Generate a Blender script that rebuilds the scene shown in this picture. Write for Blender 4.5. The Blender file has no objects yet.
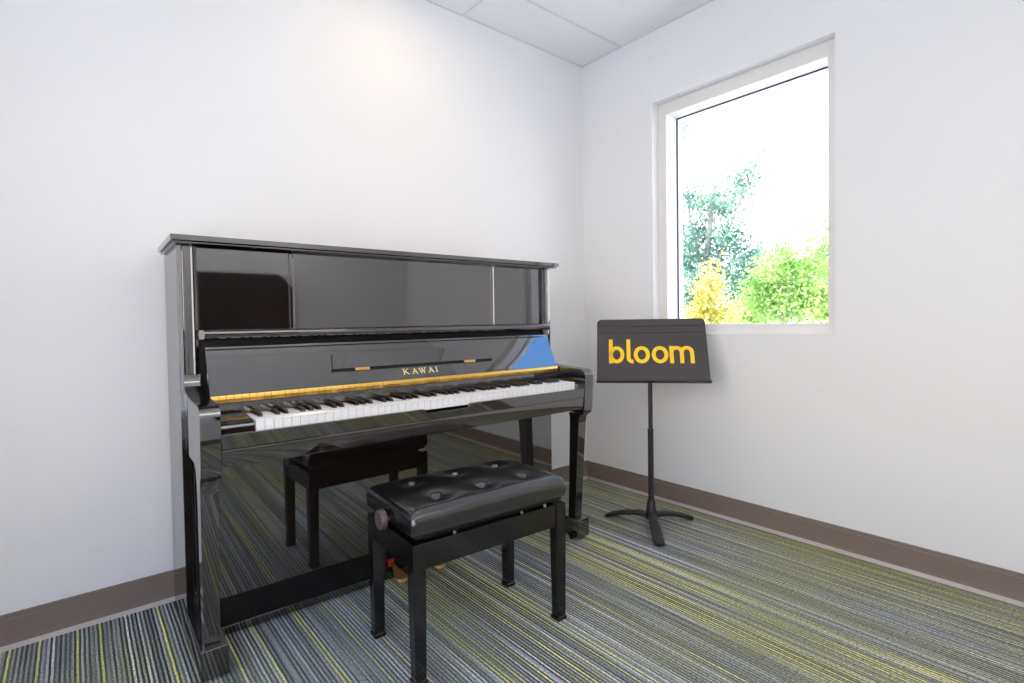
import bpy, bmesh, math, random
from mathutils import Vector, Matrix
random.seed(7)
PI = math.pi
scn = bpy.context.scene
COL = scn.collection

# ------------------------------------------------------------------ materials
def lin(r, g, b):
    def f(c):
        c /= 255.0
        return c / 12.92 if c <= 0.04045 else ((c + 0.055) / 1.055) ** 2.4
    return (f(r), f(g), f(b), 1.0)

def new_mat(name):
    m = bpy.data.materials.new(name); m.use_nodes = True
    return m, m.node_tree, m.node_tree.nodes['Principled BSDF']

def pmat(name, col, rough=0.5, ior=1.5, metal=0.0, bump=0.0, bscale=200.0, var=0.0, vscale=30.0):
    m, nt, b = new_mat(name)
    b.inputs['Base Color'].default_value = col
    b.inputs['Roughness'].default_value = rough
    b.inputs['IOR'].default_value = ior
    b.inputs['Metallic'].default_value = metal
    if bump or var:
        tc = nt.nodes.new('ShaderNodeTexCoord')
    if bump:
        n = nt.nodes.new('ShaderNodeTexNoise'); n.inputs['Scale'].default_value = bscale
        n.inputs['Detail'].default_value = 3
        bp = nt.nodes.new('ShaderNodeBump'); bp.inputs['Strength'].default_value = bump
        bp.inputs['Distance'].default_value = 0.002
        nt.links.new(tc.outputs['Object'], n.inputs['Vector'])
        nt.links.new(n.outputs['Fac'], bp.inputs['Height'])
        nt.links.new(bp.outputs['Normal'], b.inputs['Normal'])
    if var:
        n2 = nt.nodes.new('ShaderNodeTexNoise'); n2.inputs['Scale'].default_value = vscale
        mr = nt.nodes.new('ShaderNodeMapRange')
        mr.inputs['To Min'].default_value = 1 - var; mr.inputs['To Max'].default_value = 1 + var
        mx = nt.nodes.new('ShaderNodeMix'); mx.data_type = 'RGBA'; mx.blend_type = 'MULTIPLY'
        mx.inputs['Factor'].default_value = 1.0
        mx.inputs['A'].default_value = col
        nt.links.new(tc.outputs['Object'], n2.inputs['Vector'])
        nt.links.new(n2.outputs['Fac'], mr.inputs['Value'])
        nt.links.new(mr.outputs['Result'], mx.inputs['B'])
        nt.links.new(mx.outputs['Result'], b.inputs['Base Color'])
    return m

LACQ_IOR = 2.4
M = {}
M['lacquer'] = pmat('black_lacquer', (0.013, 0.009, 0.008, 1), 0.035, LACQ_IOR)
M['matte'] = pmat('black_matte', (0.006, 0.006, 0.006, 1), 0.6, 1.4)
M['satin'] = pmat('black_satin', (0.005, 0.004, 0.004, 1), 0.22, 1.5)
M['bench'] = pmat('bench_black_paint', (0.007, 0.005, 0.005, 1), 0.13, 1.6, var=0.3, vscale=18)
M['leather'] = pmat('black_leather', (0.006, 0.006, 0.007, 1), 0.20, 2.0, bump=0.04, bscale=420)
M['button'] = pmat('seat_button', (0.004, 0.004, 0.004, 1), 0.42, 1.3)
M['ivory'] = pmat('white_key_top', lin(236, 234, 232), 0.2, 1.5)
M['ebony'] = pmat('black_key_top', (0.008, 0.008, 0.008, 1), 0.15, 1.7)
M['bronze'] = pmat('pedal_bronze', lin(226, 168, 104), 0.36, 1.5, 1.0)
M['brass'] = pmat('brass', lin(255, 204, 104), 0.28, 1.5, 1.0, bump=0.25, bscale=60)
M['gold'] = pmat('gold_inlay', lin(238, 214, 150), 0.45, 1.5, 0.3)
M['felt'] = pmat('red_felt', lin(150, 34, 28), 0.95)
M['knob'] = pmat('brown_knob', lin(84, 70, 68), 0.35)
M['steel'] = pmat('steel', lin(150, 148, 145), 0.45, 1.5, 1.0)
M['stand'] = pmat('stand_black', lin(62, 57, 58), 0.45, 1.5, bump=0.06, bscale=700)
M['stand_dark'] = pmat('stand_tube_black', lin(40, 37, 38), 0.4, 1.5)
M['yellow'] = pmat('yellow_vinyl', lin(255, 208, 24), 0.5)
M['wall'] = pmat('wall_paint', lin(234, 234, 235), 0.7, 1.35, bump=0.05, bscale=160)
M['ceil'] = pmat('ceiling_tile', lin(242, 242, 242), 0.9, 1.3, bump=0.15, bscale=300)
M['tbar'] = pmat('ceiling_grid', lin(222, 222, 222), 0.6)
M['base'] = pmat('rubber_base', lin(128, 113, 104), 0.55, 1.45, var=0.05, vscale=12)
M['shoe'] = pmat('base_toe_strip', lin(190, 178, 172), 0.5, 1.45)
M['frame'] = pmat('window_frame_paint', lin(232, 228, 224), 0.45)
M['gasket'] = pmat('window_gasket', lin(38, 52, 66), 0.6)
M['dark'] = pmat('dark_screen', (0.008, 0.006, 0.007, 1), 0.4, 1.4)
M['grey'] = pmat('grey_plastic', lin(205, 204, 202), 0.5)
M['bark'] = pmat('bark', lin(180, 166, 156), 0.9, var=0.4, vscale=8)
M['soil'] = pmat('pale_paving', lin(208, 206, 200), 0.95, var=0.3, vscale=0.8)  # unseen ground, kept pale to bounce daylight onto the ceiling

def leafmat(name, c1, c2):
    m, nt, b = new_mat(name)
    tc = nt.nodes.new('ShaderNodeTexCoord')
    n = nt.nodes.new('ShaderNodeTexNoise'); n.inputs['Scale'].default_value = 2.2; n.inputs['Detail'].default_value = 4
    r = nt.nodes.new('ShaderNodeValToRGB')
    r.color_ramp.elements[0].position = 0.35; r.color_ramp.elements[0].color = c1
    r.color_ramp.elements[1].position = 0.65; r.color_ramp.elements[1].color = c2
    nt.links.new(tc.outputs['Object'], n.inputs['Vector'])
    nt.links.new(n.outputs['Fac'], r.inputs['Fac'])
    nt.links.new(r.outputs['Color'], b.inputs['Base Color'])
    b.inputs['Roughness'].default_value = 0.5
    tr = nt.nodes.new('ShaderNodeBsdfTranslucent')
    nt.links.new(r.outputs['Color'], tr.inputs['Color'])
    ms = nt.nodes.new('ShaderNodeMixShader'); ms.inputs['Fac'].default_value = 0.35
    out = nt.nodes['Material Output']
    nt.links.new(b.outputs['BSDF'], ms.inputs[1]); nt.links.new(tr.outputs['BSDF'], ms.inputs[2])
    nt.links.new(ms.outputs['Shader'], out.inputs['Surface'])
    return m
M['leaf_teal'] = leafmat('leaf_blue_green', lin(58, 112, 104), lin(150, 195, 165))
M['leaf_lime'] = leafmat('leaf_lime', lin(130, 185, 80), lin(210, 230, 140))
M['leaf_gold'] = leafmat('leaf_golden', lin(206, 186, 84), lin(226, 236, 150))

def emis(name, col, s):
    m, nt, b = new_mat(name)
    b.inputs['Base Color'].default_value = (0.8, 0.8, 0.8, 1)
    b.inputs['Emission Color'].default_value = col
    b.inputs['Emission Strength'].default_value = s
    return m
PANEL_E, CAN_E, UP_E = 4.4, 52.0, 4.0
M['lamp'] = emis('troffer_diffuser', (1.0, 0.94, 0.88, 1), PANEL_E)  # glow of the added fill pendant
M['lamp_up'] = emis('uplight_lens', (1.0, 0.94, 0.88, 1), UP_E)
M['lamp_warm'] = emis('downlight_lens', (1.0, 0.76, 0.44, 1), CAN_E)

def glass_mat():
    m = bpy.data.materials.new('window_glass'); m.use_nodes = True
    nt = m.node_tree; nt.nodes.clear()
    o = nt.nodes.new('ShaderNodeOutputMaterial'); t = nt.nodes.new('ShaderNodeBsdfTransparent')
    t.inputs['Color'].default_value = (0.965, 0.970, 0.966, 1)
    g = nt.nodes.new('ShaderNodeBsdfGlossy'); g.inputs['Roughness'].default_value = 0.0
    lw = nt.nodes.new('ShaderNodeLayerWeight'); lw.inputs['Blend'].default_value = 0.5
    pw = nt.nodes.new('ShaderNodeMath'); pw.operation = 'POWER'; pw.inputs[1].default_value = 5.0
    f = nt.nodes.new('ShaderNodeMapRange'); f.inputs['To Min'].default_value = 0.035; f.inputs['To Max'].default_value = 0.9
    nt.links.new(lw.outputs['Facing'], pw.inputs[0]); nt.links.new(pw.outputs[0], f.inputs['Value'])
    mx = nt.nodes.new('ShaderNodeMixShader')
    nt.links.new(f.outputs[0], mx.inputs[0]); nt.links.new(t.outputs[0], mx.inputs[1]); nt.links.new(g.outputs[0], mx.inputs[2])
    nt.links.new(mx.outputs[0], o.inputs['Surface'])
    return m
M['glass'] = glass_mat()

def carpet_mat():
    m, nt, b = new_mat('striped_carpet')
    N = nt.nodes.new; Lk = nt.links.new
    tc = N('ShaderNodeTexCoord'); sep = N('ShaderNodeSeparateXYZ'); Lk(tc.outputs['Object'], sep.inputs[0])
    def math_(op, a, bb=None, c=None):
        n = N('ShaderNodeMath'); n.operation = op
        for i, v in enumerate((a, bb, c)):
            if v is None: continue
            if isinstance(v, (int, float)): n.inputs[i].default_value = v
            else: Lk(v, n.inputs[i])
        return n.outputs[0]
    X, Y = sep.outputs['X'], sep.outputs['Y']
    # slight wander of the tufted rows
    nz = N('ShaderNodeTexNoise'); nz.inputs['Scale'].default_value = 7.0; Lk(tc.outputs['Object'], nz.inputs['Vector'])
    xw = math_('ADD', X, math_('MULTIPLY', math_('SUBTRACT', nz.outputs['Fac'], 0.5), 0.004))
    # row id
    cell = math_('FLOOR', math_('DIVIDE', xw, 0.0054))
    wn = N('ShaderNodeTexWhiteNoise'); wn.noise_dimensions = '1D'; Lk(cell, wn.inputs['W'])
    # odd rows charcoal, even rows light yarns, each row one yarn colour
    par = math_('ABSOLUTE', math_('MODULO', cell, 2.0))
    def ramp(els):
        r = N('ShaderNodeValToRGB'); r.color_ramp.interpolation = 'CONSTANT'; cr = r.color_ramp
        cr.elements[0].position, cr.elements[0].color = els[0]
        cr.elements[1].position, cr.elements[1].color = els[-1]
        for p, c in els[1:-1]:
            e = cr.elements.new(p); e.color = c
        Lk(wn.outputs['Value'], r.inputs['Fac']); return r
    rd = ramp([(0.0, lin(56, 58, 62)), (0.45, lin(75, 77, 80)), (0.72, lin(102, 104, 107)), (0.90, lin(138, 142, 146))])
    rl = ramp([(0.0, lin(140, 142, 142)), (0.22, lin(166, 168, 170)), (0.40, lin(124, 127, 128)), (0.55, lin(196, 195, 190)), (0.67, lin(204, 202, 132)), (0.84, lin(152, 154, 140))])
    pm = N('ShaderNodeMix'); pm.data_type = 'RGBA'; Lk(par, pm.inputs['Factor']); Lk(rl.outputs['Color'], pm.inputs['A']); Lk(rd.outputs['Color'], pm.inputs['B'])
    # soft streaks drifting along each row
    cmb = N('ShaderNodeCombineXYZ'); Lk(math_('MULTIPLY', cell, 3.71), cmb.inputs[0]); Lk(math_('MULTIPLY', Y, 2.2), cmb.inputs[1])
    st = N('ShaderNodeTexNoise'); st.inputs['Scale'].default_value = 1.0; st.inputs['Detail'].default_value = 2; Lk(cmb.outputs[0], st.inputs['Vector'])
    sm = N('ShaderNodeMapRange'); sm.inputs['From Min'].default_value = 0.3; sm.inputs['From Max'].default_value = 0.7
    sm.inputs['To Min'].default_value = 0.72; sm.inputs['To Max'].default_value = 1.25; Lk(st.outputs['Fac'], sm.inputs['Value'])
    # planks where the yarns are heathered together
    hn = N('ShaderNodeTexNoise'); hn.inputs['Scale'].default_value = 1.5; hn.inputs['Detail'].default_value = 4
    hm = N('ShaderNodeMapping'); hm.inputs['Scale'].default_value = (1.6, 0.8, 1); hm.inputs['Location'].default_value = (7.1, 2.2, 0)
    Lk(tc.outputs['Object'], hm.inputs['Vector']); Lk(hm.outputs[0], hn.inputs['Vector'])
    hr = N('ShaderNodeMapRange'); hr.inputs['From Min'].default_value = 0.42; hr.inputs['From Max'].default_value = 0.66
    hr.inputs['To Max'].default_value = 0.55; Lk(hn.outputs['Fac'], hr.inputs['Value'])
    hx = N('ShaderNodeMix'); hx.data_type = 'RGBA'; Lk(hr.outputs['Result'], hx.inputs['Factor']); Lk(pm.outputs['Result'], hx.inputs['A'])
    hx.inputs['B'].default_value = lin(128, 130, 116)
    r = N('ShaderNodeMix'); r.data_type = 'RGBA'; r.blend_type = 'MULTIPLY'; r.inputs['Factor'].default_value = 1.0
    Lk(hx.outputs['Result'], r.inputs['A']); Lk(sm.outputs['Result'], r.inputs['B'])
    # heathered olive / slate drift between carpet planks
    pn = N('ShaderNodeTexNoise'); pn.inputs['Scale'].default_value = 1.6; pn.inputs['Detail'].default_value = 3
    mp = N('ShaderNodeMapping'); mp.inputs['Scale'].default_value = (1.5, 0.7, 1); mp.inputs['Location'].default_value = (3.3, 1.4, 0)
    Lk(tc.outputs['Object'], mp.inputs['Vector']); Lk(mp.outputs[0], pn.inputs['Vector'])
    ol = N('ShaderNodeValToRGB')
    ol.color_ramp.elements[0].position = 0.40; ol.color_ramp.elements[0].color = lin(240, 240, 243)
    ol.color_ramp.elements[1].position = 0.62; ol.color_ramp.elements[1].color = lin(250, 244, 196)
    Lk(pn.outputs['Fac'], ol.inputs['Fac'])
    mx = N('ShaderNodeMix'); mx.data_type = 'RGBA'; mx.blend_type = 'MULTIPLY'; mx.inputs['Factor'].default_value = 0.8
    Lk(r.outputs['Result'], mx.inputs['A']); Lk(ol.outputs['Color'], mx.inputs['B'])
    # loop pile speckle
    mp2 = N('ShaderNodeMapping'); mp2.inputs['Scale'].default_value = (1.0, 0.55, 1)
    Lk(tc.outputs['Object'], mp2.inputs['Vector'])
    lp = N('ShaderNodeTexNoise'); lp.inputs['Scale'].default_value = 260; lp.inputs['Detail'].default_value = 2
    Lk(mp2.outputs[0], lp.inputs['Vector'])
    mr = N('ShaderNodeMapRange'); mr.inputs['From Min'].default_value = 0.3; mr.inputs['From Max'].default_value = 0.7
    mr.inputs['To Min'].default_value = 0.70; mr.inputs['To Max'].default_value = 2.25
    Lk(lp.outputs['Fac'], mr.inputs['Value'])
    mx2 = N('ShaderNodeMix'); mx2.data_type = 'RGBA'; mx2.blend_type = 'MULTIPLY'; mx2.inputs['Factor'].default_value = 1.0
    Lk(mx.outputs['Result'], mx2.inputs['A']); Lk(mr.outputs['Result'], mx2.inputs['B'])
    Lk(mx2.outputs['Result'], b.inputs['Base Color'])
    bp = N('ShaderNodeBump'); bp.inputs['Strength'].default_value = 0.5; bp.inputs['Distance'].default_value = 0.003
    Lk(lp.outputs['Fac'], bp.inputs['Height']); Lk(bp.outputs['Normal'], b.inputs['Normal'])
    b.inputs['Roughness'].default_value = 0.95
    b.inputs['Specular IOR Level'].default_value = 0.15
    return m
M['carpet'] = carpet_mat()

# ------------------------------------------------------------------ mesh helpers
class MB:
    def __init__(self): self.bm = bmesh.new()
    def box(self, x0, x1, y0, y1, z0, z1):
        v = [self.bm.verts.new(p) for p in ((x0,y0,z0),(x1,y0,z0),(x1,y1,z0),(x0,y1,z0),(x0,y0,z1),(x1,y0,z1),(x1,y1,z1),(x0,y1,z1))]
        for f in ((0,3,2,1),(4,5,6,7),(0,1,5,4),(1,2,6,5),(2,3,7,6),(3,0,4,7)): self.bm.faces.new([v[i] for i in f])
        return self
    def loft(self, rings, caps=True):
        R = [[self.bm.verts.new(p) for p in r] for r in rings]
        n = len(R[0])
        for a, b in zip(R[:-1], R[1:]):
            for i in range(n):
                self.bm.faces.new((a[i], a[(i+1) % n], b[(i+1) % n], b[i]))
        if caps:
            self.bm.faces.new(R[0][::-1]); self.bm.faces.new(R[-1])
        return self
    def prism(self, poly, axis, a0, a1):
        """poly of 2-D points extruded along axis; axis 'x': poly=(y,z); 'y': (x,z); 'z': (x,y)"""
        def P(p, a):
            return {'x': (a, p[0], p[1]), 'y': (p[0], a, p[1]), 'z': (p[0], p[1], a)}[axis]
        return self.loft([[P(p, a0) for p in poly], [P(p, a1) for p in poly]])
    def tube(self, pts, r, n=16, caps=True):
        pts = [Vector(p) for p in pts]; rings = []
        rr = r if isinstance(r, (list, tuple)) else [r] * len(pts)
        for i, p in enumerate(pts):
            t = (pts[min(i+1, len(pts)-1)] - pts[max(i-1, 0)]).normalized()
            a = Vector((0, 0, 1)) if abs(t.z) < 0.9 else Vector((1, 0, 0))
            u = t.cross(a).normalized(); w = t.cross(u)
            rings.append([p + rr[i] * (math.cos(k*2*PI/n) * u + math.sin(k*2*PI/n) * w) for k in range(n)])
        return self.loft(rings, caps)
    def sweep(self, pts, wd, th, up=Vector((0,0,1))):
        """flat bar along pts: wd sideways, th along up; lists per point"""
        pts = [Vector(p) for p in pts]; rings = []
        for i, p in enumerate(pts):
            t = (pts[min(i+1, len(pts)-1)] - pts[max(i-1, 0)]).normalized()
            s = t.cross(up).normalized(); u = s.cross(t)
            w, h = wd[i] / 2, th[i] / 2
            ring = []
            for k in range(12):
                a = 2*PI*(k+0.5)/12; ca, sa = math.cos(a), math.sin(a)
                e = 0.55
                ring.append(p + s * w * math.copysign(abs(ca)**e, ca) + u * h * math.copysign(abs(sa)**e, sa))
            rings.append(ring)
        return self.loft(rings)
    def build(self, name, mat, parent=None, bevel=0.0, seg=2, smooth=True, ang=40, mats=None):
        bmesh.ops.recalc_face_normals(self.bm, faces=self.bm.faces)
        me = bpy.data.meshes.new(name); self.bm.to_mesh(me); self.bm.free()
        me.materials.append(mat)
        if smooth:
            for p in me.polygons: p.use_smooth = True
            me.set_sharp_from_angle(angle=math.radians(ang))
        o = bpy.data.objects.new(name, me); COL.objects.link(o)
        if parent: o.parent = parent
        if bevel:
            b = o.modifiers.new('bevel', 'BEVEL'); b.width = bevel; b.segments = seg
            b.limit_method = 'ANGLE'; b.angle_limit = math.radians(40); b.harden_normals = True
        return o

def tag(o, label, cat, group=None):
    o['label'] = label; o['category'] = cat
    if group: o['group'] = group
    return o
def struct(o): o['kind'] = 'structure'; return o
def empty(name, loc, rz=0.0):
    e = bpy.data.objects.new(name, None); COL.objects.link(e)
    e.location = loc; e.rotation_euler = (0, 0, rz); e.empty_display_size = 0.1
    return e

# ------------------------------------------------------------------ the room
H = 2.44
XL, YF = -3.0, -3.1          # left wall and the wall behind the camera
WY0, WY1, WZ0, WZ1 = -1.3617, -0.4906, 0.8729, 2.0724
T = 0.2
mb = MB().box(XL - T, T, YF - T, T, -0.1, 0.0); struct(mb.build('floor', M['carpet']))
mb = MB().box(XL - T, T, YF - T, T, H, H + 0.1); struct(mb.build('ceiling', M['ceil']))
mb = MB().box(XL - T, T, 0, T, 0, H); struct(mb.build('wall_back', M['wall']))
UX0, UX1, UZ0, UZ1 = -2.95, -2.02, 0.25, 2.15
mb = MB()
mb.box(XL - T, UX0, YF - T, YF, 0, H).box(UX1, T, YF - T, YF, 0, H).box(UX0, UX1, YF - T, YF, 0, UZ0).box(UX0, UX1, YF - T, YF, UZ1, H)
struct(mb.build('wall_front', M['wall']))
mb = MB(); q = 0.045; ya_, yb_ = YF - T + 0.02, YF - 0.06
mb.box(UX0, UX0 + q, ya_, yb_, UZ0, UZ1).box(UX1 - q, UX1, ya_, yb_, UZ0, UZ1).box(UX0 + q, UX1 - q, ya_, yb_, UZ0, UZ0 + q).box(UX0 + q, UX1 - q, ya_, yb_, UZ1 - q, UZ1)
wf3 = struct(mb.build('window_3', M['frame']))  # unseen window, added to let fill daylight in from behind
MB().box(UX0 + q, UX1 - q, ya_ + 0.05, ya_ + 0.056, UZ0 + q, UZ1 - q).build('pane', M['glass'], wf3)
VY0, VY1, VZ0, VZ1 = -2.75, -0.75, 0.35, 2.15
mb = MB()
mb.box(XL - T, XL, VY1, 0, 0, H).box(XL - T, XL, YF, VY0, 0, H).box(XL - T, XL, VY0, VY1, 0, VZ0).box(XL - T, XL, VY0, VY1, VZ1, H)
struct(mb.build('wall_left', M['wall']))
mb = MB(); q = 0.045; xa, xb = XL - T + 0.02, XL - 0.06
mb.box(xa, xb, VY0, VY0 + q, VZ0, VZ1).box(xa, xb, VY1 - q, VY1, VZ0, VZ1).box(xa, xb, VY0 + q, VY1 - q, VZ0, VZ0 + q).box(xa, xb, VY0 + q, VY1 - q, VZ1 - q, VZ1)
mb.box(xa, xb, (VY0 + VY1) / 2 - q / 2, (VY0 + VY1) / 2 + q / 2, VZ0 + q, VZ1 - q)
wf2 = struct(mb.build('window_2', M['frame']))  # window added out of view as daylight fill from the left
for a, b in ((VY0 + q, (VY0 + VY1) / 2 - q / 2), ((VY0 + VY1) / 2 + q / 2, VY1 - q)):
    MB().box(xa + 0.05, xa + 0.056, a, b, VZ0 + q, VZ1 - q).build('pane', M['glass'], wf2)
mb = MB()
mb.box(0, T, WY1, 0, 0, H).box(0, T, YF, WY0, 0, H).box(0, T, WY0, WY1, 0, WZ0).box(0, T, WY0, WY1, WZ1, H)
struct(mb.build('wall_right', M['wall']))
# ceiling grid and wall angle
mb = MB()
for x in (-0.846, -2.066):
    mb.box(x - 0.006, x + 0.006, YF, 0, H - 0.003, H + 0.001)
for k in range(6):
    y = -0.295 - 0.61 * k
    mb.box(XL, 0, y - 0.006, y + 0.006, H - 0.003, H + 0.001)
mb.box(XL, 0, -0.010, 0, H - 0.004, H + 0.001).box(-0.010, 0, YF, 0, H - 0.004, H + 0.001)
struct(mb.build('trim_1', M['tbar']))

# cove base: profile (distance from wall, height)
BP = [(0, 0.006), (0.011, 0.006), (0.011, 0.012), (0.009, 0.018), (0.0075, 0.026), (0.0075, 0.086), (0.005, 0.0885), (0.005, 0.100), (0.003, 0.1022), (0, 0.1022)]
SP = [(0, 0), (0.020, 0), (0.018, 0.006), (0.0125, 0.0125), (0.0108, 0.0125), (0.0108, 0.0055), (0, 0.0055)]
def base(side, axis, a0, a1, f):
    b = MB().prism([f(p) for p in BP], axis, a0, a1).build('baseboard_' + side, M['base']); struct(b)
    return b
struct(MB().prism([(-d, z) for d, z in BP], 'x', XL, 0).build('baseboard_back', M['base']))
struct(MB().prism([(-d, z) for d, z in BP], 'y', YF, 0).build('baseboard_right', M['base']))
struct(MB().prism([(XL + d, z) for d, z in BP], 'y', YF, 0).build('baseboard_left', M['base']))
struct(MB().prism([(YF + d, z) for d, z in BP], 'x', XL, 0).build('baseboard_front', M['base']))
struct(MB().prism([(-d, z) for d, z in SP], 'x', XL, 0).build('trim_2', M['shoe']))
struct(MB().prism([(-d, z) for d, z in SP], 'y', YF, 0).build('trim_3', M['shoe']))

# window: painted frame set back in the drywall opening, dark gasket, one pane
FX = 0.052
iy0, iy1, iz0, iz1 = -1.318, -0.540, 0.917, 2.010
gx = 0.150
mb = MB()
mb.box(FX, T, WY0, iy0, WZ0, WZ1).box(FX, T, iy1, WY1, WZ0, WZ1).box(FX, T, iy0, iy1, WZ0, iz0).box(FX, T, iy0, iy1, iz1, WZ1)
wf = struct(mb.build('window_1', M['frame']))
g = 0.005
mb = MB()
for a in ((iy0, iy0+g, iz0, iz1), (iy1-g, iy1, iz0, iz1), (iy0+g, iy1-g, iz0 - 0.003, iz0 + 0.0005), (iy0+g, iy1-g, iz1-g, iz1)):
    mb.box(gx - 0.004, gx + 0.004, *a)
mb.build('gasket', M['gasket'], wf)
MB().box(gx - 0.003, gx + 0.003, iy0 + 0.004, iy1 - 0.004, iz0 + 0.004, iz1 - 0.004).build('pane', M['glass'], wf)

# ------------------------------------------------------------------ upright piano  (local: X=u, Y=-v, Z=w)
TH, PX, PY, W = -0.0169, -2.0958, -0.0343, 1.4664
pn = empty('upright_piano', (PX, PY, 0), TH)
tag(pn, 'black polished upright piano with open keyboard against the back wall', 'piano')
LQ = M['lacquer']
def bx(mb, u0, u1, v0, v1, w0, w1): return mb.box(u0, u1, -v1, -v0, w0, w1)
def part(name, u0, u1, v0, v1, w0, w1, mat=LQ, bev=0.0015, parent=pn, seg=2):
    return bx(MB(), u0, u1, v0, v1, w0, w1).build(name, mat, parent, bev, seg)

SV = 0.31
for s in (0, 1):
    u0, u1 = (0, 0.024) if s == 0 else (W - 0.024, W)
    part('side_panel', u0, u1, 0.0, SV, 0.0, 1.1855)
# fluted pilasters: rounded arrises with a shallow flat between
for s in (0, 1):
    prof = [(0.0245, 0.29), (0.0245, SV-0.004), (0.003, SV-0.001), (0.003, SV+0.003), (0.011, SV+0.0045), (0.014, SV+0.001), (0.017, SV-0.001),
            (0.036, SV-0.001), (0.040, SV+0.001), (0.043, SV+0.0045), (0.049, SV+0.003), (0.051, SV-0.002), (0.051, 0.29)]
    if s: prof = [(W - a, b) for a, b in prof]
    MB().prism([(a, -b) for a, b in prof], 'z', 0.585, 1.184).build('pilaster', LQ, pn, smooth=False)
part('back_panel', 0.025, W - 0.025, 0.004, 0.03, 0.03, 1.18, M['matte'], 0)
# lid: slab with a rounded front over a narrower moulding
def lid_prof(v1, w0, w1, r):
    return [(0.0, w0), (v1 - r*0.6, w0), (v1 - r*0.15, w0 + r*0.3), (v1, w0 + r), (v1, w1 - r*0.5), (v1 - r*0.5, w1), (0.0, w1)]
LID = MB().prism([(-a, b) for a, b in lid_prof(0.357, 1.1930, 1.2088, 0.0012)], 'x', -0.017, W + 0.017)
LID.prism([(-a, b) for a, b in lid_prof(0.349, 1.186, 1.1913, 0.002)], 'x', -0.010, W + 0.010)
LID.build('lid', LQ, pn, smooth=False)
# upper front panel with two V grooves
G0, G1 = 0.322, W - 0.322
f_, gr = 0.300, 0.0035
prof = [(0.052, 0.27), (0.052, f_)]
for gc in (G0, G1):
    prof += [(gc - 0.0085, f_), (gc - 0.0050, f_ - gr), (gc + 0.0050, f_ - gr), (gc + 0.0085, f_)]
prof += [(W - 0.052, f_), (W - 0.052, 0.27)]
MB().prism([(a, -b) for a, b in prof], 'z', 0.905, 1.185).build('upper_panel', LQ, pn, 0.0004, 1, ang=10)
part('action_board', 0.052, W - 0.052, 0.272, 0.299, 0.60, 0.904, M['matte'], 0)
# lower panel, plinth
part('lower_panel', 0.025, W - 0.025, 0.312, 0.3370, 0.120, 0.567, LQ, 0.001)
part('kick_board', 0.025, W - 0.025, 0.312, 0.3365, 0.034, 0.1195, M['satin'], 0.0008)
part('plinth', 0.025, W - 0.025, 0.28, 0.344, 0.008, 0.0335, LQ, 0.002)

# arms (cheeks): S-curved bracket section
AP = [(SV+0.004, 0.5755), (SV+0.004, 0.803), (0.3155, 0.783), (0.322, 0.768), (0.334, 0.758), (0.352, 0.7525), (0.385, 0.7475), (0.42, 0.7440), (0.50, 0.7405),
      (0.555, 0.7385), (0.572, 0.7350), (0.583, 0.7270), (0.588, 0.7160), (0.590, 0.702), (0.582, 0.580), (0.580, 0.564), (0.576, 0.553), (0.567, 0.547), (0.512, 0.548),
      (0.502, 0.551), (0.492, 0.560), (0.484, 0.570), (0.474, 0.5755)]
for s in (0, 1):
    a0, a1 = (0.009, 0.057) if s == 0 else (W - 0.057, W - 0.009)
    MB().prism([(-a, b) for a, b in AP], 'x', a0, a1).build('arm', LQ, pn, 0.0022, 2, ang=25)
# key bed, key slip with a shallow finger recess, key blocks
KU0, KU1 = 0.1441, 0.1441 + 1.225
part('key_bed', 0.058, W - 0.058, 0.327, 0.566, 0.585, 0.640, M['matte'], 0)
ks = MB()
rec0, rec1, topw, low = 0.655, 0.832, 0.6585, 0.6440
outline = [(0.058, 0.6205), (0.058, topw)]
def arc(uc, wc, r, a0, a1, n=6): return [(uc + r*math.cos(a0 + (a1-a0)*i/n), wc + r*math.sin(a0 + (a1-a0)*i/n)) for i in range(n+1)]
rr = (topw - low) / 2
outline += arc(rec0 - rr, topw - rr, rr, PI/2, 0) + arc(rec0 + rr, low + rr, rr, PI, 1.5*PI)
outline += arc(rec1 - rr, low + rr, rr, 1.5*PI, 2*PI) + arc(rec1 + rr, topw - rr, rr, PI, PI/2)
outline += [(W - 0.058, topw), (W - 0.058, 0.6205)]
ks.prism(outline, 'y', -0.5845, -0.570)
for v_ in ks.bm.verts:
    if v_.co.y < -0.58: v_.co.y += (0.6585 - v_.co.z) * 0.085
ks.build('key_slip', LQ, pn, 0.0055, 4, ang=35)
MB().prism([(-a, b) for a, b in [(0.33, 0.569), (0.33, 0.584), (0.567, 0.584), (0.567, 0.6195), (0.5795, 0.6195), (0.5800, 0.6150), (0.5768, 0.575), (0.573, 0.569)]],
           'x', 0.058, W - 0.058).build('key_rail', LQ, pn, 0.0006, 1)
for s in (0, 1):
    a0, a1 = (0.0575, KU0 - 0.0015) if s == 0 else (KU1 + 0.0015, W - 0.0575)
    MB().prism([(-a, b) for a, b in [(0.432, 0.642), (0.432, 0.694), (0.45, 0.694), (0.556, 0.684), (0.565, 0.680), (0.568, 0.672), (0.568, 0.642)]], 'x', a0, a1).build('key_block', LQ, pn, 0.002, 2)
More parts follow.
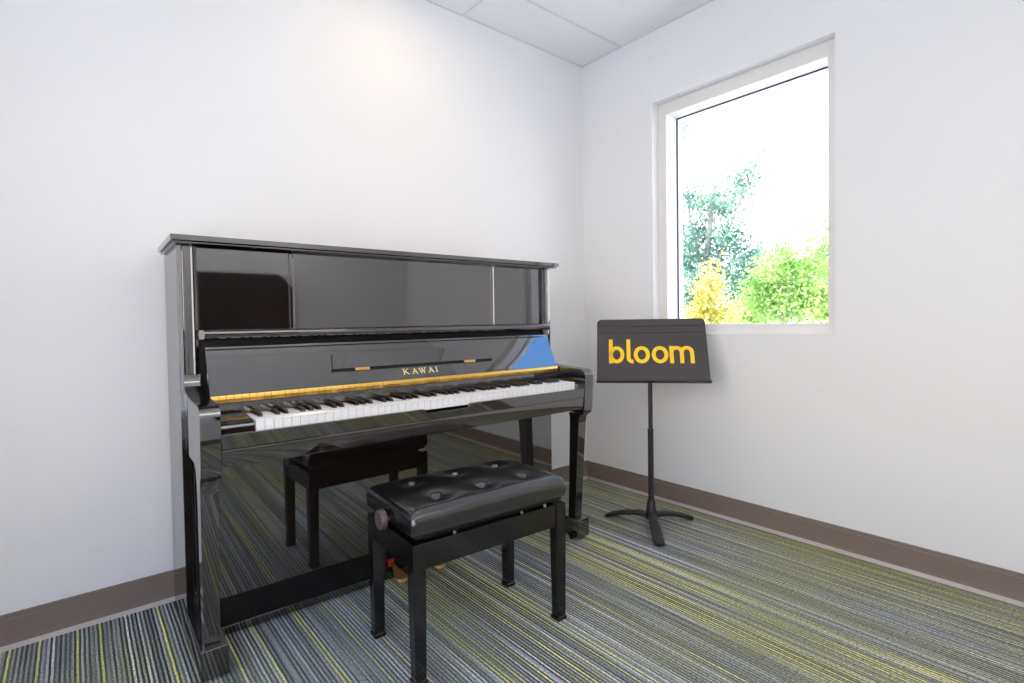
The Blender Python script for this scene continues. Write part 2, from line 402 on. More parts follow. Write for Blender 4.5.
# keys
kw = 1.225 / 52
wk = None
for i in range(52):
    if wk is None:
        wk = MB().prism([(-a, b) for a, b in [(0.424, 0.668), (0.424, 0.687), (0.5665, 0.687), (0.568, 0.6862), (0.568, 0.683), (0.566, 0.682), (0.566, 0.652), (0.55, 0.652), (0.55, 0.668)]],
                        'x', 0.0006, kw - 0.0006).build('white_key', M['ivory'], pn, 0.0007, 2)
        o = wk
    else:
        o = wk.copy(); COL.objects.link(o); o.parent = pn
    o.location = (KU0 + i * kw, 0, 0)
bk = None
for i in range(51):
    if 'ABCDEFG'[i % 7] not in 'ACDFG': continue
    if bk is None:
        rings = []
        for v, w0_, w1_, hw0, hw1 in ((0.424, 0.6871, 0.6990, 0.0065, 0.0047), (0.505, 0.6871, 0.6985, 0.0065, 0.0047), (0.513, 0.6871, 0.6968, 0.0065, 0.0044), (0.5195, 0.6871, 0.6880, 0.0062, 0.0052)):
            rings.append([(-hw0, -v, w0_), (hw0, -v, w0_), (hw1, -v, w1_), (-hw1, -v, w1_)])
        bk = MB().loft(rings).build('black_key', M['ebony'], pn, 0.0010, 2)
        o = bk
    else:
        o = bk.copy(); COL.objects.link(o); o.parent = pn
    o.location = (KU0 + (i + 1) * kw, 0, 0)
part('name_board', 0.058, W - 0.058, 0.400, 0.423, 0.690, 0.7215, LQ, 0.001)
part('key_felt', 0.1445, W - 0.0975, 0.4085, 0.4238, 0.6872, 0.6895, M['felt'], 0)

# fallboard: opened leaf leaning back, gently hollow
FB0, FB1 = Vector((0.4245, 0.7445)), Vector((0.3555, 0.8835))     # (v, w) bottom and top
fd = (FB1 - FB0); fl = fd.length; fd.normalize(); fn = Vector((fd.y, -fd.x))   # towards the player
if fn.x < 0: fn = -fn
SAG = 0.004
def fp(t, off=0.0):
    p = FB0 + fd * (t * fl) - fn * (4 * SAG * t * (1 - t)) + fn * off
    return (p.x, p.y)
FU0, FU1 = 0.0595, 1.4035
ts = [i / 24 for i in range(25)]
prof = [fp(t) for t in ts] + [fp(t, -0.014) for t in ts[::-1]]
fb = MB().prism([(-a, b) for a, b in prof], 'x', FU0, FU1).build('fallboard', LQ, pn, 0.0016, 2, ang=25)
prof = [fp(t, 0.0016) for t in (0.925, 0.95)] + [fp(t, 0.0003) for t in (0.95, 0.925)]
MB().prism([(-a, b) for a, b in prof], 'x', FU0 + 0.001, FU1 - 0.028).build('rubber_strip', M['matte'], fb)  # thin matte black strip near the top of the fallboard
# its folded front lip, standing above it
lp = [(0.301, 0.9045), (0.301, 0.9330), (0.338, 0.9330), (0.345, 0.9318), (0.350, 0.928), (0.352, 0.922), (0.351, 0.913), (0.347, 0.907), (0.340, 0.9045)]
MB().prism([(-a, b) for a, b in lp], 'x', 0.060, 1.430).build('fallboard_lip', LQ, pn, 0.0008, 2, ang=30)
# fold-out music leaf let into the fallboard
t0, t1 = 0.37, 0.725
LU0, LU1 = 0.412, 1.060
mb = MB()
out = [(LU0 + 0.004, t0), (LU1 + 0.0, t0), (LU1 - 0.004, t1), (LU0 + 0.012, t1)]
mb.loft([[(u, -fp(t, 0.0002)[0], fp(t, 0.0002)[1]) for u, t in out], [(u, -fp(t, 0.0060)[0], fp(t, 0.0060)[1]) for u, t in out]])
ml = mb.build('music_leaf', LQ, fb, 0.0008, 2)
mb = MB()
out = [(LU0, t0 - 0.058), (LU1 + 0.004, t0 - 0.058), (LU1 + 0.004, t0 - 0.002), (LU0, t0 - 0.002)]
mb.loft([[(u, -fp(t, 0.0002)[0], fp(t, 0.0002)[1]) for u, t in out], [(u, -fp(t, 0.0012)[0], fp(t, 0.0012)[1]) for u, t in out]])
mb.build('leaf_gap', M['matte'], fb)  # black strip standing in for the shadow line under the leaf
for uc in (0.518, 0.955):
    mb = MB(); a, b = uc - 0.025, uc + 0.025
    out = [(a, t0 - 0.058), (b, t0 - 0.058), (b, t0 - 0.003), (a, t0 - 0.003)]
    mb.loft([[(u, -fp(t, 0.0013)[0], fp(t, 0.0013)[1]) for u, t in out], [(u, -fp(t, 0.0066)[0], fp(t, 0.0066)[1]) for u, t in out]])
    h = mb.build('leaf_hinge', M['brass'], fb, 0.0006, 2); h['label'] = 'small brass hinge'
# continuous brass hinge along the foot of the fallboard, with knuckles
mb = MB(); hv = 0.4265
n = 67; hl = (FU1 - FU0) / n
for i in range(n):
    a, b = FU0 + i * hl + 0.0007, FU0 + (i + 1) * hl - 0.0007
    sec = [(0.4235, 0.7222), (hv - 0.001, 0.7222), (hv, 0.7232), (hv, 0.7295), (hv + 0.0022, 0.7312), (hv + 0.0034, 0.734), (hv + 0.0022, 0.7368), (hv, 0.7385), (hv - 0.001, 0.7442), (0.4225, 0.7442)]
    mb.prism([(-p, q) for p, q in sec], 'x', a, b)
hg = mb.build('long_hinge', M['brass'], fb, 0, ang=50); hg['label'] = 'continuous brass hinge strip'

# lettering strokes
def ribbon(mb, pts, w, M3, z0, z1, closed=False):
    """flat stroke of width w through 2-D pts, mapped by M3(x, y, z)"""
    pts = [Vector(p) for p in pts]; n = len(pts); Lf = []; Rt = []
    for i in range(n):
        if closed: a, b = pts[(i-1) % n], pts[(i+1) % n]; d1 = (pts[i]-a).normalized(); d2 = (b-pts[i]).normalized()
        else:
            d1 = (pts[i] - pts[i-1]).normalized() if i else (pts[1]-pts[0]).normalized()
            d2 = (pts[i+1] - pts[i]).normalized() if i < n-1 else d1
        t = (d1 + d2).normalized(); nn = Vector((-t.y, t.x)); k = 1 / max(0.5, nn.dot(Vector((-d1.y, d1.x))))
        Lf.append(pts[i] + nn * w/2 * k); Rt.append(pts[i] - nn * w/2 * k)
    V = [[mb.bm.verts.new(M3(q.x, q.y, z)) for q in side] for side in (Lf, Rt) for z in (z0, z1)]
    l0, l1, r0, r1 = V
    rng = range(n) if closed else range(n-1)
    for i in rng:
        j = (i+1) % n
        for q in ((l1[i], l1[j], r1[j], r1[i]), (l0[i], r0[i], r0[j], l0[j]), (l0[i], l0[j], l1[j], l1[i]), (r0[i], r1[i], r1[j], r0[j])): mb.bm.faces.new(q)
    if not closed:
        mb.bm.faces.new((l0[0], l1[0], r1[0], r0[0])); mb.bm.faces.new((l0[-1], r0[-1], r1[-1], l1[-1]))
# gold name on the fallboard (thin serif capitals)
ch = 0.140                               # cap height as a share of the leaf height
tb = 0.125
def fmap(x, y, z):
    v, w = fp(tb + y * ch, z); return (x, -v, w)
mb = MB()
def stem(x0, y0, x1, y1, w): ribbon(mb, [(x0, y0), (x1, y1)], w, fmap2, 0.0003, 0.0012)
CHM = ch * fl                            # cap height in metres
def fmap2(x, y, z): return fmap(x, y / CHM, z)
thick, thin = 0.0040, 0.0024
def serif(x, y, w=0.009): stem(x - w/2, y, x + w/2, y, 0.0016)
hC = CHM
x = 0.664
stem(x + .004, 0, x + .004, hC, thick); stem(x + .006, hC*.45, x + .019, hC*.97, thin); stem(x + .009, hC*.55, x + .0215, 0.02*hC, thick)
serif(x + .004, .0008); serif(x + .004, hC - .0008); serif(x + .019, hC - .0008, .008); serif(x + .022, .0008, .008)
def bigA(x):
    stem(x + .0015, 0, x + .0105, hC*.98, thin); stem(x + .0095, hC*.98, x + .019, 0, thick); stem(x + .005, hC*.33, x + .015, hC*.33, .002)
    serif(x + .0015, .0008, .007); serif(x + .019, .0008, .008)
bigA(0.7005)
x = 0.7275
stem(x + .0025, hC, x + .0095, 0, thick); stem(x + .0095, 0, x + .0150, hC*.9, thin); stem(x + .0140, hC*.95, x + .0200, 0, thick); stem(x + .0200, 0, x + .0265, hC, thin)
serif(x + .0025, hC - .0008, .008); serif(x + .0140, hC - .0008, .007); serif(x + .0265, hC - .0008, .007)
bigA(0.767)
x = 0.8005
stem(x, 0, x, hC, thick); serif(x, .0008); serif(x, hC - .0008)
lt = mb.build('lettering', M['gold'], fb, smooth=False); lt['label'] = 'small gold serif lettering KAWAI'

# legs, toe blocks, casters
for s in (0, 1):
    U = (lambda u: u) if s == 0 else (lambda u: W - u)
    rings = []
    for w, a0, a1, v0, v1 in ((0.089, 0.0145, 0.0525, 0.472, 0.515), (0.50, 0.0115, 0.0555, 0.490, 0.545), (0.530, 0.0110, 0.0560, 0.490, 0.549), (0.543, 0.0100, 0.0570, 0.486, 0.560), (0.5465, 0.0100, 0.0570, 0.484, 0.568)):
        rings.append([(U(a0), -v1, w), (U(a1), -v1, w), (U(a1), -v0, w), (U(a0), -v0, w)])
    MB().loft(rings).build('leg', LQ, pn, 0.0018, 2)
    prof = [(0.29, 0.0085), (0.29, 0.088), (0.547, 0.088), (0.547, 0.0085)]
    tb_ = MB().prism([(-a, b) for a, b in prof], 'x', *sorted((U(0.001), U(0.068)))).build('toe_block', LQ, pn, 0.002, 2)
    cu0 = 0.069 if s else 0.045
    mb = MB().tube([(U(cu0), -0.515, 0.0155), (U(cu0 + 0.011), -0.515, 0.0155)], 0.0155, 20)
    mb.tube([(U(cu0 - 0.007), -0.515, 0.0175), (U(cu0 + 0.001), -0.515, 0.0175)], 0.006, 12)
    mb.build('caster', M['matte'], tb_, 0.001, 2)
# pedals
for k, uc in enumerate((0.636, 0.713, 0.790)):
    rings = []
    for v, w, hw, th in ((0.333, 0.063, 0.0085, 0.005), (0.360, 0.059, 0.0085, 0.005), (0.375, 0.054, 0.0095, 0.0055), (0.385, 0.050, 0.016, 0.006), (0.405, 0.045, 0.0205, 0.0065),
                         (0.425, 0.0405, 0.0215, 0.007), (0.438, 0.037, 0.018, 0.007), (0.445, 0.0345, 0.009, 0.005)):
        rings.append([(uc + hw * math.cos(q) , -v, w + th * math.sin(q)) for q in [2*PI*(i + .5)/12 for i in range(12)]])
    pd = MB().loft(rings).build('pedal', M['bronze'], pn, 0, ang=60); pd['label'] = 'brass foot pedal'
    part('pedal_felt', uc - 0.012, uc + 0.012, 0.3360, 0.3380, 0.050, 0.078, M['felt'], 0)

# ------------------------------------------------------------------ piano bench
bn = empty('piano_bench', (-1.4175, -0.8245, 0), math.radians(-2.9))
tag(bn, 'black adjustable piano bench with tufted leather seat in front of the keyboard', 'bench')
BW, BD = 0.262, 0.1555
BM = M['bench']
for sx in (-1, 1):
    for sy in (-1, 1):
        cx, cy = sx * (BW - 0.0185), sy * (BD - 0.0185)
        def sq(h, z): return [(cx - h, cy - h, z), (cx + h, cy - h, z), (cx + h, cy + h, z), (cx - h, cy + h, z)]
        lg = MB().loft([sq(0.0155, 0.0145), sq(0.0185, 0.30), sq(0.0185, 0.3735)]).build('leg', BM, bn, 0.0015, 2)
        MB().loft([sq(0.0165, 0.0), sq(0.0182, 0.003), sq(0.0182, 0.010), sq(0.0158, 0.0144)]).build('foot', BM, lg, 0.0012, 2)
for sy in (-1, 1):
    y0, y1 = sorted((sy * (BD - 0.004), sy * (BD - 0.026)))
    MB().box(-BW + 0.037, BW - 0.037, y0, y1, 0.303, 0.3715).build('apron', BM, bn, 0.0015, 2)
for sx in (-1, 1):
    x0, x1 = sorted((sx * (BW - 0.004), sx * (BW - 0.026)))
    MB().box(x0, x1, -BD + 0.037, BD - 0.037, 0.303, 0.3715).build('apron', BM, bn, 0.0015, 2)
# lifting frame under the seat
mb = MB()
mb.box(-0.215, 0.215, -0.118, -0.088, 0.352, 0.384).box(-0.215, 0.215, 0.088, 0.118, 0.352, 0.384)
mb.box(-0.19, -0.165, -0.12, 0.12, 0.345, 0.375).box(0.165, 0.19, -0.12, 0.12, 0.345, 0.375)
mb.build('lift_frame', M['matte'], bn, 0.0012, 2)
mb = MB()
for xx in (-0.13, 0.10, 0.19):
    br = MB().tube([(xx, -BD + 0.016, 0.3715), (xx, -BD + 0.016, 0.3775)], [0.005, 0.004], 10).build('lift_bolt', M['steel'], bn); br['label'] = 'steel bolt'
MB().box(-BW + 0.012, BW - 0.012, -BD + 0.006, BD - 0.004, 0.3842, 0.3945).build('seat_board', M['matte'], bn, 0.002, 2)
# tufted cushion
TUF = [(x, y) for y in (-0.078, 0.077) for x in (-0.150, 0.0, 0.155)]
cw, cd, cz0, cz1 = BW + 0.002, BD + 0.004, 0.3945, 0.4560
def top(x, y):
    ex = 1 - (abs(x) / cw) ** 4; ey = 1 - (abs(y) / cd) ** 4
    z = cz1 + 0.0125 * max(ex, 0) * max(ey, 0)
    for tx, ty in TUF:
        d2 = (x - tx) ** 2 + (y - ty) ** 2
        z -= 0.0135 * math.exp(-d2 / (2 * 0.0088 ** 2)) + 0.0075 * math.exp(-d2 / (2 * 0.030 ** 2))
    return z
nx, ny, rc = 160, 96, 0.027
bm = bmesh.new(); grid = []
def rounded(x, y, inset):
    """keep the plan outline's corners round"""
    r = 0.009; ax, ay = cw - inset - r, cd - inset - r
    if abs(x) > ax and abs(y) > ay:
        dx, dy = abs(x) - ax, abs(y) - ay
        m_ = max(dx, dy); l_ = math.hypot(dx, dy)
        if l_ > 0: dx, dy = dx * m_ / l_, dy * m_ / l_
        return math.copysign(ax + dx, x), math.copysign(ay + dy, y)
    return x, y
ins = rc
for j in range(ny + 1):
    row = []
    for i in range(nx + 1):
        x = -(cw - ins) + 2 * (cw - ins) * i / nx; y = -(cd - ins) + 2 * (cd - ins) * j / ny
        x2, y2 = rounded(x, y, ins)
        row.append(bm.verts.new((x2, y2, top(x2, y2))))
    grid.append(row)
for j in range(ny):
    for i in range(nx): bm.faces.new((grid[j][i], grid[j][i+1], grid[j+1][i+1], grid[j+1][i]))
loop = [grid[0][i] for i in range(nx)] + [grid[j][nx] for j in range(ny)] + [grid[ny][i] for i in range(nx, 0, -1)] + [grid[j][0] for j in range(ny, 0, -1)]
prev = loop
for k in range(1, 8):                     # rounded shoulder, bulged side, tucked hem
    if k <= 5:
        a = PI/2 * k / 5; off = rc * math.sin(a); dz = -rc * (1 - math.cos(a)); zz = None
    elif k == 6: off, zz = rc + 0.0015, 0.420
    else: off, zz = rc - 0.001, cz0 + 0.003
    cur = []
    for v in loop:
        s_ = ((cw - ins + off) / (cw - ins), (cd - ins + off) / (cd - ins))
        z = v.co.z + dz if zz is None else zz
        cur.append(bm.verts.new((v.co.x * s_[0], v.co.y * s_[1], z)))
    for i in range(len(loop)):
        j = (i + 1) % len(loop); bm.faces.new((prev[i], cur[i], cur[j], prev[j]))
    prev = cur
cur = [bm.verts.new((v.co.x * 0.985, v.co.y * 0.975, cz0)) for v in prev]
for i in range(len(loop)):
    j = (i + 1) % len(loop); bm.faces.new((prev[i], cur[i], cur[j], prev[j]))
bm.faces.new(cur)
mb = MB(); mb.bm.free(); mb.bm = bm
cu = mb.build('cushion', M['leather'], bn, ang=70)
for tx, ty in TUF:
    z = top(tx, ty)
    rings = []
    for r, dz in ((0.0070, -0.002), (0.0080, 0.0010), (0.0078, 0.0030), (0.0062, 0.0052), (0.0036, 0.0066), (0.0010, 0.0070)):
        rings.append([(tx + r * math.cos(2*PI*i/16), ty + r * math.sin(2*PI*i/16), z + dz) for i in range(16)])
    MB().loft(rings).build('button', M['button'], cu, ang=80)
# height knobs on both ends
for sx in (-1, 1):
    x0 = sx * (BW - 0.004)
    kx = sx * (BW + 0.012)
    kz, ky = 0.405, -0.005
    rings = []
    for dx, r in ((0.0, 0.024), (0.002, 0.0275), (0.015, 0.0275), (0.018, 0.0255), (0.0185, 0.020)):
        ring = []
        for i in range(40):
            a = 2*PI*i/40; q = r * (1 - (0.02 if i % 2 and r > 0.0251 else 0))
            ring.append((kx + sx * dx, ky + q * math.cos(a), kz + q * math.sin(a)))
        rings.append(ring)
    kb = MB().loft(rings).build('height_knob', M['knob'], bn, ang=50)
    kb['label'] = 'brown ribbed height knob'
    MB().tube([(kx - sx * 0.045, ky, kz - 0.012), (kx, ky, kz)], 0.006, 12).tube([(kx - sx * 0.006, ky, kz), (kx - sx * 0.0005, ky, kz)], 0.011, 16).build('shaft', M['steel'], kb)

# ------------------------------------------------------------------ music stand
ms = empty('music_stand', (-0.325, -0.703, 0))
tag(ms, 'black music stand with yellow lettering between the piano and the window wall', 'music stand')
SM, SD = M['stand'], M['stand_dark']
Minv = Vector((0.325, 0.703, 0))
def sl(p): return Vector(p) + Minv
hub_z = 0.050
MB().tube([(0, 0, 0.030), (0, 0, 0.045), (0, 0, 0.075), (0, 0, 0.110), (0, 0, 0.113)], [0.026, 0.030, 0.022, 0.0180, 0.0150], 24).build('hub', SD, ms)
for tip in ((-0.3994, -0.4939, 0), (-0.1452, -0.7954, 0), (-0.5008, -0.874, 0)):
    d = sl(tip); L_ = d.length; d.normalize()
    pts, wd, th = [], [], []
    for s_, z, w_, h_ in ((0.015, 0.046, 0.034, 0.026), (0.06, 0.046, 0.037, 0.022), (0.11, 0.040, 0.042, 0.020), (0.16, 0.0285, 0.046, 0.018), (0.20, 0.0155, 0.047, 0.016), (L_ - 0.006, 0.009, 0.042, 0.015), (L_, 0.008, 0.030, 0.013)):
        pts.append(d * s_ + Vector((0, 0, z))); wd.append(w_); th.append(h_)
    MB().sweep(pts, wd, th).build('leg', SD, ms, ang=50)
ax = Vector((math.cos(-0.8685387), math.sin(-0.8685387), 0)); bkv = Vector((-ax.y, ax.x, 0))
tilt = 0.50148; up = Vector((0, 0, math.cos(tilt))) + bkv * math.sin(tilt); nrm = up.cross(ax)
nrm = -nrm if nrm.dot(bkv) > 0 else nrm            # towards the camera side
o0 = sl((-0.3484, -0.7354, 0.6657))
def dk(a, b, n=0.0): return o0 + ax * a + up * b + nrm * n
topz = dk(0, 0.15, -0.03).z
MB().tube([(0, 0, 0.111), (0, 0, 0.44)], 0.0130, 20).tube([(0, 0, 0.435), (0, 0, 0.442)], [0.0145, 0.0135], 20).build('outer_tube', SD, ms)
hd = dk(0.0, 0.16, -0.032)
MB().tube([(0, 0, 0.43), (0, 0, 0.698)], 0.0102, 16).build('inner_tube', SD, ms)
mb = MB()
mb.loft([[dk(a, b, n_) for a, b in ((-0.045, 0.015), (0.045, 0.015), (0.045, 0.085), (-0.045, 0.085))] for n_ in (-0.034, -0.0025)])
mb.build('tilt_bracket', SD, ms, 0.004, 2)
# desk: rounded top corners, two pressed creases
hw, ht, r = 0.25, 0.320, 0.022
mb = MB()
def row(b):
    """left/right extents at height b"""
    if b > ht - r:
        dy = b - (ht - r); ins_ = r - math.sqrt(max(r*r - dy*dy, 0)); return hw - ins_
    return hw
bs = [-0.007, 0.0, 0.10, 0.20]
for c_ in (0.243, 0.2803):
    bs += [c_ - 0.004, c_ - 0.0015, c_ + 0.0015, c_ + 0.004]
bs += [ht - r] + [ht - r + r * math.sin(PI/2 * i/8) for i in range(1, 8)] + [ht - 0.0002]
def dent(b):
    for c_ in (0.243, 0.2803):
        if abs(b - c_) <= 0.002: return -0.003
    return 0
rows = []
for side, n_ in (('f', 0.0), ('b', -0.0018)):
    rr_ = []
    for b in bs:
        e = row(b); rr_.append([mb.bm.verts.new(dk(a * e, b, n_ + dent(b))) for a in (-1, -0.5, 0, 0.5, 1)])
    rows.append(rr_)
F, B = rows
for i in range(len(bs) - 1):
    for k in range(4):
        mb.bm.faces.new((F[i][k], F[i][k+1], F[i+1][k+1], F[i+1][k])); mb.bm.faces.new((B[i][k], B[i+1][k], B[i+1][k+1], B[i][k+1]))
    mb.bm.faces.new((F[i][0], F[i+1][0], B[i+1][0], B[i][0])); mb.bm.faces.new((F[i][4], B[i][4], B[i+1][4], F[i+1][4]))
for k in range(4):
    mb.bm.faces.new((F[0][k], B[0][k], B[0][k+1], F[0][k+1])); mb.bm.faces.new((F[-1][k], F[-1][k+1], B[-1][k+1], B[-1][k]))
dsk = mb.build('desk', SM, ms, ang=20)
mb = MB()
e = hw + 0.0015
mb.loft([[dk(a, b, n_) for b, n_ in ((-0.0085, -0.002), (-0.0085, 0.020), (-0.0055, 0.020), (-0.0055, -0.002))] for a in (-e, e)])
mb.loft([[dk(a, b, n_) for b, n_ in ((-0.0085, 0.0205), (-0.0085, 0.023), (-0.003, 0.023), (-0.003, 0.0205))] for a in (-e, e)])
mb.build('tray', SD, ms, 0.0006, 1)
# yellow rounded lower-case lettering
mb = MB(); sw = 0.0178
def R2(pts, closed=False): ribbon(mb, pts, sw, lambda x, y, z: dk(x, y, z), 0.0004, 0.0014, closed)
def ell(cx, cy, rx, ry, a0=0, a1=2*PI, n=40, endp=False):
    m_ = n + 1 if endp else n
    return [(cx + rx * math.cos(a0 + (a1-a0)*i/n), cy + ry * math.sin(a0 + (a1-a0)*i/n)) for i in range(m_)]
h_ = sw / 2
yb, yx, ya = 0.0885, 0.1755, 0.2115
ry = (yx - yb) / 2 - h_; yc = (yx + yb) / 2
R2(ell(-0.1585, yc, 0.0350 - h_, ry), True); R2([(-0.1945 + h_, yb), (-0.1945 + h_, ya)])
R2([(-0.1045, ya), (-0.1045, yb + 0.05)] + ell(-0.0865, yb + 0.0265, 0.018, 0.0265 - h_, PI, 1.5*PI, 10, True) + [(-0.0825, yb + h_)])
R2(ell(-0.0444, yc, 0.0367 - h_, ry), True)
R2(ell(0.0375, yc, 0.0372 - h_, ry), True)
x0, x1, x2 = 0.0805 + h_, 0.1345, 0.1890 - h_
R2([(x0, yb), (x0, yx)])
for a, b in ((x0, x1), (x1, x2)):
    rx = (b - a) / 2
    R2(ell((a + b)/2, yx - h_ - rx, rx, rx, PI, 0, 16, True) + [(b, yb)])
lt = mb.build('lettering', M['yellow'], ms, smooth=False); lt['label'] = 'yellow lower-case lettering bloom'

# ------------------------------------------------------------------ lamps and the wall behind the camera
def pendant(x, y, label, rz=0.0, drop=-0.5):  # unseen fill light, added to brighten the walls and ceiling
    e_ = empty('pendant_light', (x, y, H), rz); tag(e_, label, 'ceiling light')
    a, b, zt = 0.15, 0.60, drop
    sec = [(a * math.cos(2*PI*i/24), zt + 0.045 * math.copysign(abs(math.sin(2*PI*i/24)) ** 0.7, math.sin(2*PI*i/24))) for i in range(24)]
    MB().prism([(p, min(q, zt - 0.004)) for p, q in sec if q < zt + 0.001], 'y', -b + 0.012, b - 0.012).build('diffuser', M['lamp'], e_)
    MB().prism([(-a, zt - 0.003), (a, zt - 0.003), (a, zt + 0.010), (-a, zt + 0.010)], 'y', -b + 0.012, b - 0.012).build('uplight_lens', M['lamp_up'], e_)
    for y0, y1 in ((-b, -b + 0.0118), (b - 0.0118, b)):
        MB().prism([(p * 1.05, zt + (q - zt) * 1.08) for p, q in sec], 'y', y0, y1).build('end_cap', M['frame'], e_)
    for yy in (-b + 0.006, b - 0.006):
        MB().tube([(0, yy, zt), (0, yy, -0.012)], 0.004, 10).build('rod', M['steel'], e_)
        MB().tube([(0, yy, -0.014), (0, yy, 0.0)], [0.03, 0.032], 20).build('canopy', M['frame'], e_)
pendant(-1.30, -2.78, 'white pendant light above the open floor behind the camera', PI/2)
e_ = empty('ceiling_light', (-1.28, -0.50, H - 0.002)); tag(e_, 'small round warm downlight in the ceiling close above the piano', 'ceiling light')
n = 32
def ring(r, z): return [(r * math.cos(2*PI*i/n), r * math.sin(2*PI*i/n), z) for i in range(n)]
MB().loft([ring(0.075, -0.003), ring(0.076, -0.009), ring(0.095, -0.008), ring(0.098, 0.0)], caps=False).build('ring', M['frame'], e_)
MB().loft([ring(0.074, -0.004), ring(0.074, 0.0)]).build('lens', M['lamp_warm'], e_)
sc_ = empty('wall_screen', (-1.405, YF, 0.95)); tag(sc_, 'dark wall screen with a clipped corner facing the piano, mirrored in its upper panel', 'screen')  # stand-in for an unidentified dark shape mirrored in the piano
MB().prism([(-0.315, -0.45), (0.36, -0.45), (0.36, 0.29), (0.25, 0.40), (-0.315, 0.40)], 'y', 0.0, 0.04).build('panel', M['dark'], sc_, 0.002, 2)
MB().prism([(0.262, 0.395), (0.355, 0.395), (0.355, 0.302)], 'y', 0.0, 0.03).build('corner_plate', M['grey'], sc_, 0.001, 1)  # pale piece added for the lighter patch mirrored at the corner

# ------------------------------------------------------------------ outside
struct(MB().box(-60, 60, -60, 60, -3.3, -3.2).build('ground', M['soil']))
def tree(name, x, y, h, blobs, nleaf, lsize, leafm, label, limbs, group=None, seed=1):
    rnd = random.Random(seed)
    e_ = empty(name, (x, y, -3.2)); tag(e_, label, 'tree')
    mb = MB()
    for pts, r0, r1 in limbs:
        k = len(pts); mb.tube(pts, [r0 + (r1 - r0) * i / (k - 1) for i in range(k)], 8)
    mb.build('trunk', M['bark'], e_, ang=80)
    mb = MB()
    tot = sum(b[3] ** 2 for b in blobs)
    for bx_, by_, bz_, br_ in blobs:
        cnt = int(nleaf * br_ ** 2 / tot)
        tw = [Vector((rnd.gauss(0, 1), rnd.gauss(0, 1), rnd.gauss(0, 0.9))).normalized() * br_ * rnd.uniform(0.25, 1.0) for _ in range(max(3, cnt // 14))]
        for _ in range(cnt):
            c = rnd.choice(tw)
            p = Vector((bx_, by_, bz_)) + c + Vector((rnd.gauss(0, 1), rnd.gauss(0, 1), rnd.gauss(0, 1))) * lsize * 1.6
            d = Vector((rnd.gauss(0, 1), rnd.gauss(0, 1), rnd.gauss(-0.3, 1))).normalized()
            s_ = d.cross(Vector((rnd.gauss(0, 1), rnd.gauss(0, 1), rnd.gauss(0, 1)))).normalized()
            L_ = lsize * rnd.uniform(0.7, 1.3); w_ = L_ * 0.32
            vs = [mb.bm.verts.new(q) for q in (p, p + d * L_ * .5 + s_ * w_, p + d * L_, p + d * L_ * .5 - s_ * w_)]
            mb.bm.faces.new(vs)
    mb.build('foliage', leafm, e_, smooth=False)
TREES = True
if TREES:
    # camera (-2.33,-2.18,0.95); rays through the window
    def out_pt(px, py, X):
        d = CAMR[0] * (px - 512 - 9.749) / 529.676 - CAMR[1] * (py - 341.5 + 7.716) / 529.676 + CAMR[2]
        return CAMC + d * ((X - CAMC.x) / d.x)
yaw, pitch, roll = 0.700365299, -0.0245497998, -0.0149278138
fw = Vector((math.sin(yaw) * math.cos(pitch), math.cos(yaw) * math.cos(pitch), math.sin(pitch)))
r0 = Vector((math.cos(yaw), -math.sin(yaw), 0)); u0 = r0.cross(fw)
rt = math.cos(roll) * r0 + math.sin(roll) * u0; upc = rt.cross(fw)
CAMR = (rt, upc, fw); CAMC = Vector((-2.33170131, -2.17639362, 0.9471177))
def blob(px, py, X, r, org): p = out_pt(px, py, X); return (p.x - org[0], p.y - org[1], p.z + 3.2, r)
# tall blue-green tree
o1 = out_pt(700, 330, 10.0)
bl = [blob(*q, 10.0, r_, o1) for q, r_ in (((690, 300), .55), ((705, 270), .6), ((735, 285), .55), ((695, 235), .45), ((725, 240), .5), ((748, 262), .42), ((710, 205), .36), ((740, 190), .30), ((750, 172), .2), ((690, 200), .3), ((684, 130), .16), ((760, 300), .5), ((676, 260), .6), ((725, 210), .3))]
def tp(px, py, X=10.0): p = out_pt(px, py, X); return (p.x - o1.x, p.y - o1.y, p.z + 3.2)
tree('broadleaf_tree', o1.x, o1.y, 8, bl, 9500, .095, M['leaf_teal'], 'tall blue-green leafy tree at the left of the window view', 
     [([(0, 0, 0), tp(702, 330), tp(706, 265), tp(712, 205), tp(716, 185)], .16, .025), ([tp(704, 290), tp(725, 240), tp(748, 178)], .05, .012), ([tp(705, 280), tp(690, 220), tp(684, 135)], .05, .012)], seed=3)
o2 = out_pt(710, 330, 6.2)
bl = [blob(*q, 6.2, r_*.83, o2) for q, r_ in (((708, 318), .34), ((708, 297), .26), ((710, 280), .18), ((711, 267), .10), ((690, 320), .25), ((726, 318), .22))]
def tp2(px, py): p = out_pt(px, py, 6.2); return (p.x - o2.x, p.y - o2.y, p.z + 3.2)
tree('golden_tree', o2.x, o2.y, 5, bl, 2600, .075, M['leaf_gold'], 'small pointed golden-yellow tree in front of the blue-green one', [([(0, 0, 0), tp2(709, 320), tp2(711, 262)], .09, .015)], seed=5)
o3 = out_pt(785, 335, 8.0)
bl = [blob(*q, 8.0, r_, o3) for q, r_ in (((745, 315), .4), ((770, 305), .42), ((795, 300), .42), ((820, 305), .45), ((780, 275), .36), ((760, 285), .3), ((805, 270), .34), ((785, 255), .2), ((840, 300), .5), ((765, 265), .16))]
def tp3(px, py): p = out_pt(px, py, 8.0); return (p.x - o3.x, p.y - o3.y, p.z + 3.2)
tree('lime_tree', o3.x, o3.y, 5, bl, 11000, .075, M['leaf_lime'], 'broad bright lime-green tree filling the lower right of the window view', [([(0, 0, 0), tp3(784, 330), tp3(785, 262)], .12, .02), ([tp3(784, 320), tp3(810, 275)], .05, .012), ([tp3(784, 325), tp3(760, 290)], .05, .012)], seed=8)
o4 = out_pt(838, 335, 9.5)
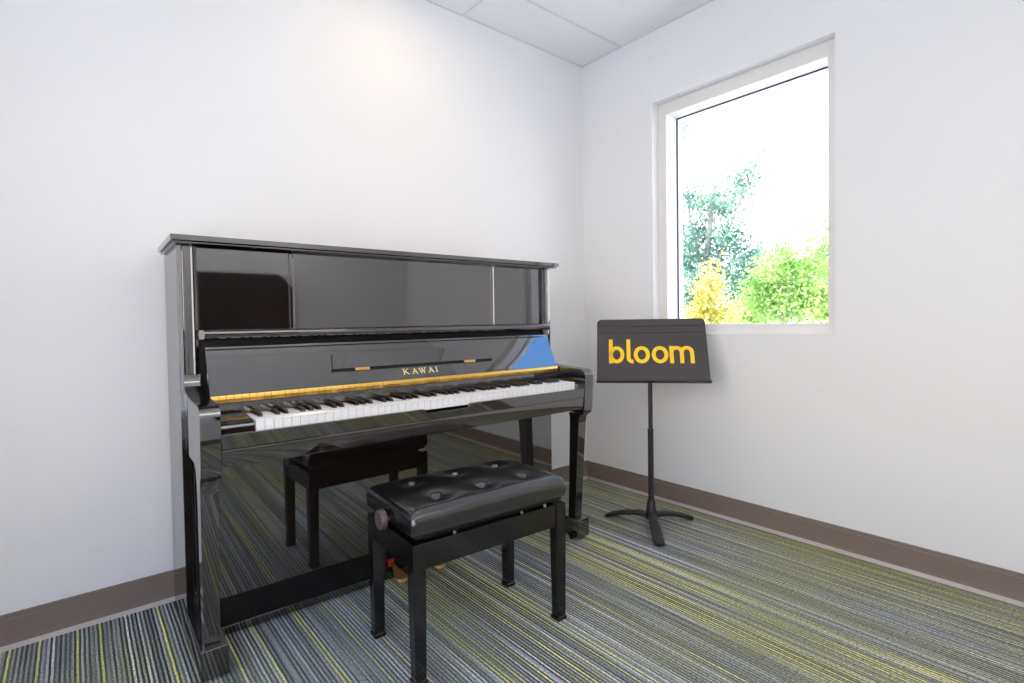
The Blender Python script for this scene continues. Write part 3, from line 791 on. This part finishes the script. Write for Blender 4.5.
bl = [blob(*q, 9.5, r_, o4) for q, r_ in (((832, 255), .38), ((826, 240), .2), ((850, 230), .5), ((830, 275), .4), ((860, 280), .6))]
def tp4(px, py): p = out_pt(px, py, 9.5); return (p.x - o4.x, p.y - o4.y, p.z + 3.2)
tree('broadleaf_tree', o4.x, o4.y, 7, bl, 2600, .095, M['leaf_lime'], 'light green tree cut off by the right edge of the window', [([(0, 0, 0), tp4(840, 330), tp4(842, 240)], .12, .02)], seed=11)

# ------------------------------------------------------------------ sky and sun
wd_ = bpy.data.worlds.new('sky'); scn.world = wd_; wd_.use_nodes = True
nt = wd_.node_tree; nt.nodes.clear()
o = nt.nodes.new('ShaderNodeOutputWorld'); bg = nt.nodes.new('ShaderNodeBackground')
tc = nt.nodes.new('ShaderNodeTexCoord'); sp = nt.nodes.new('ShaderNodeSeparateXYZ'); rp = nt.nodes.new('ShaderNodeValToRGB')
nt.links.new(tc.outputs['Generated'], sp.inputs[0]); nt.links.new(sp.outputs['Z'], rp.inputs['Fac'])
cr = rp.color_ramp
SKY = 5.0
cr.elements[0].position = 0.0; cr.elements[0].color = (0.88, 0.81, 0.77, 1)
cr.elements[1].position = 1.0; cr.elements[1].color = (0.17, 0.30, 0.62, 1)
for p, c in ((0.36, (0.83, 0.775, 0.745, 1)), (0.50, (0.115, 0.31, 0.74, 1))):
    e_ = cr.elements.new(p); e_.color = c
nt.links.new(rp.outputs['Color'], bg.inputs['Color']); bg.inputs['Strength'].default_value = SKY
nt.links.new(bg.outputs[0], o.inputs['Surface'])
sd = bpy.data.lights.new('sun', 'SUN'); sd.energy = 10.0; sd.angle = 0.01; sd.color = (1.0, 0.95, 0.86)
so = bpy.data.objects.new('sun', sd); COL.objects.link(so)
so.rotation_euler = Vector((0.02, -0.25, -0.97)).to_track_quat('-Z', 'Y').to_euler()

# ------------------------------------------------------------------ camera
cd_ = bpy.data.cameras.new('camera'); cam = bpy.data.objects.new('camera', cd_); COL.objects.link(cam)
cd_.sensor_width = 36; cd_.lens = 529.676 * 36 / 1024; cd_.clip_start = 0.02
cd_.shift_x = -9.749 / 1024; cd_.shift_y = -7.716 / 1024
m3 = Matrix((rt, upc, -fw)).transposed()
cam.matrix_world = Matrix.Translation(CAMC) @ m3.to_4x4()
scn.camera = cam
vs = scn.view_settings
vs.view_transform = 'Standard'; vs.look = 'None'; vs.gamma = 1; vs.use_curve_mapping = False; vs.exposure = 0.12
scn.cycles.use_denoising = True
scn.cycles.max_bounces = 12; scn.cycles.diffuse_bounces = 6; scn.cycles.glossy_bounces = 6; scn.cycles.transparent_max_bounces = 12
scn.cycles.sample_clamp_indirect = 8.0
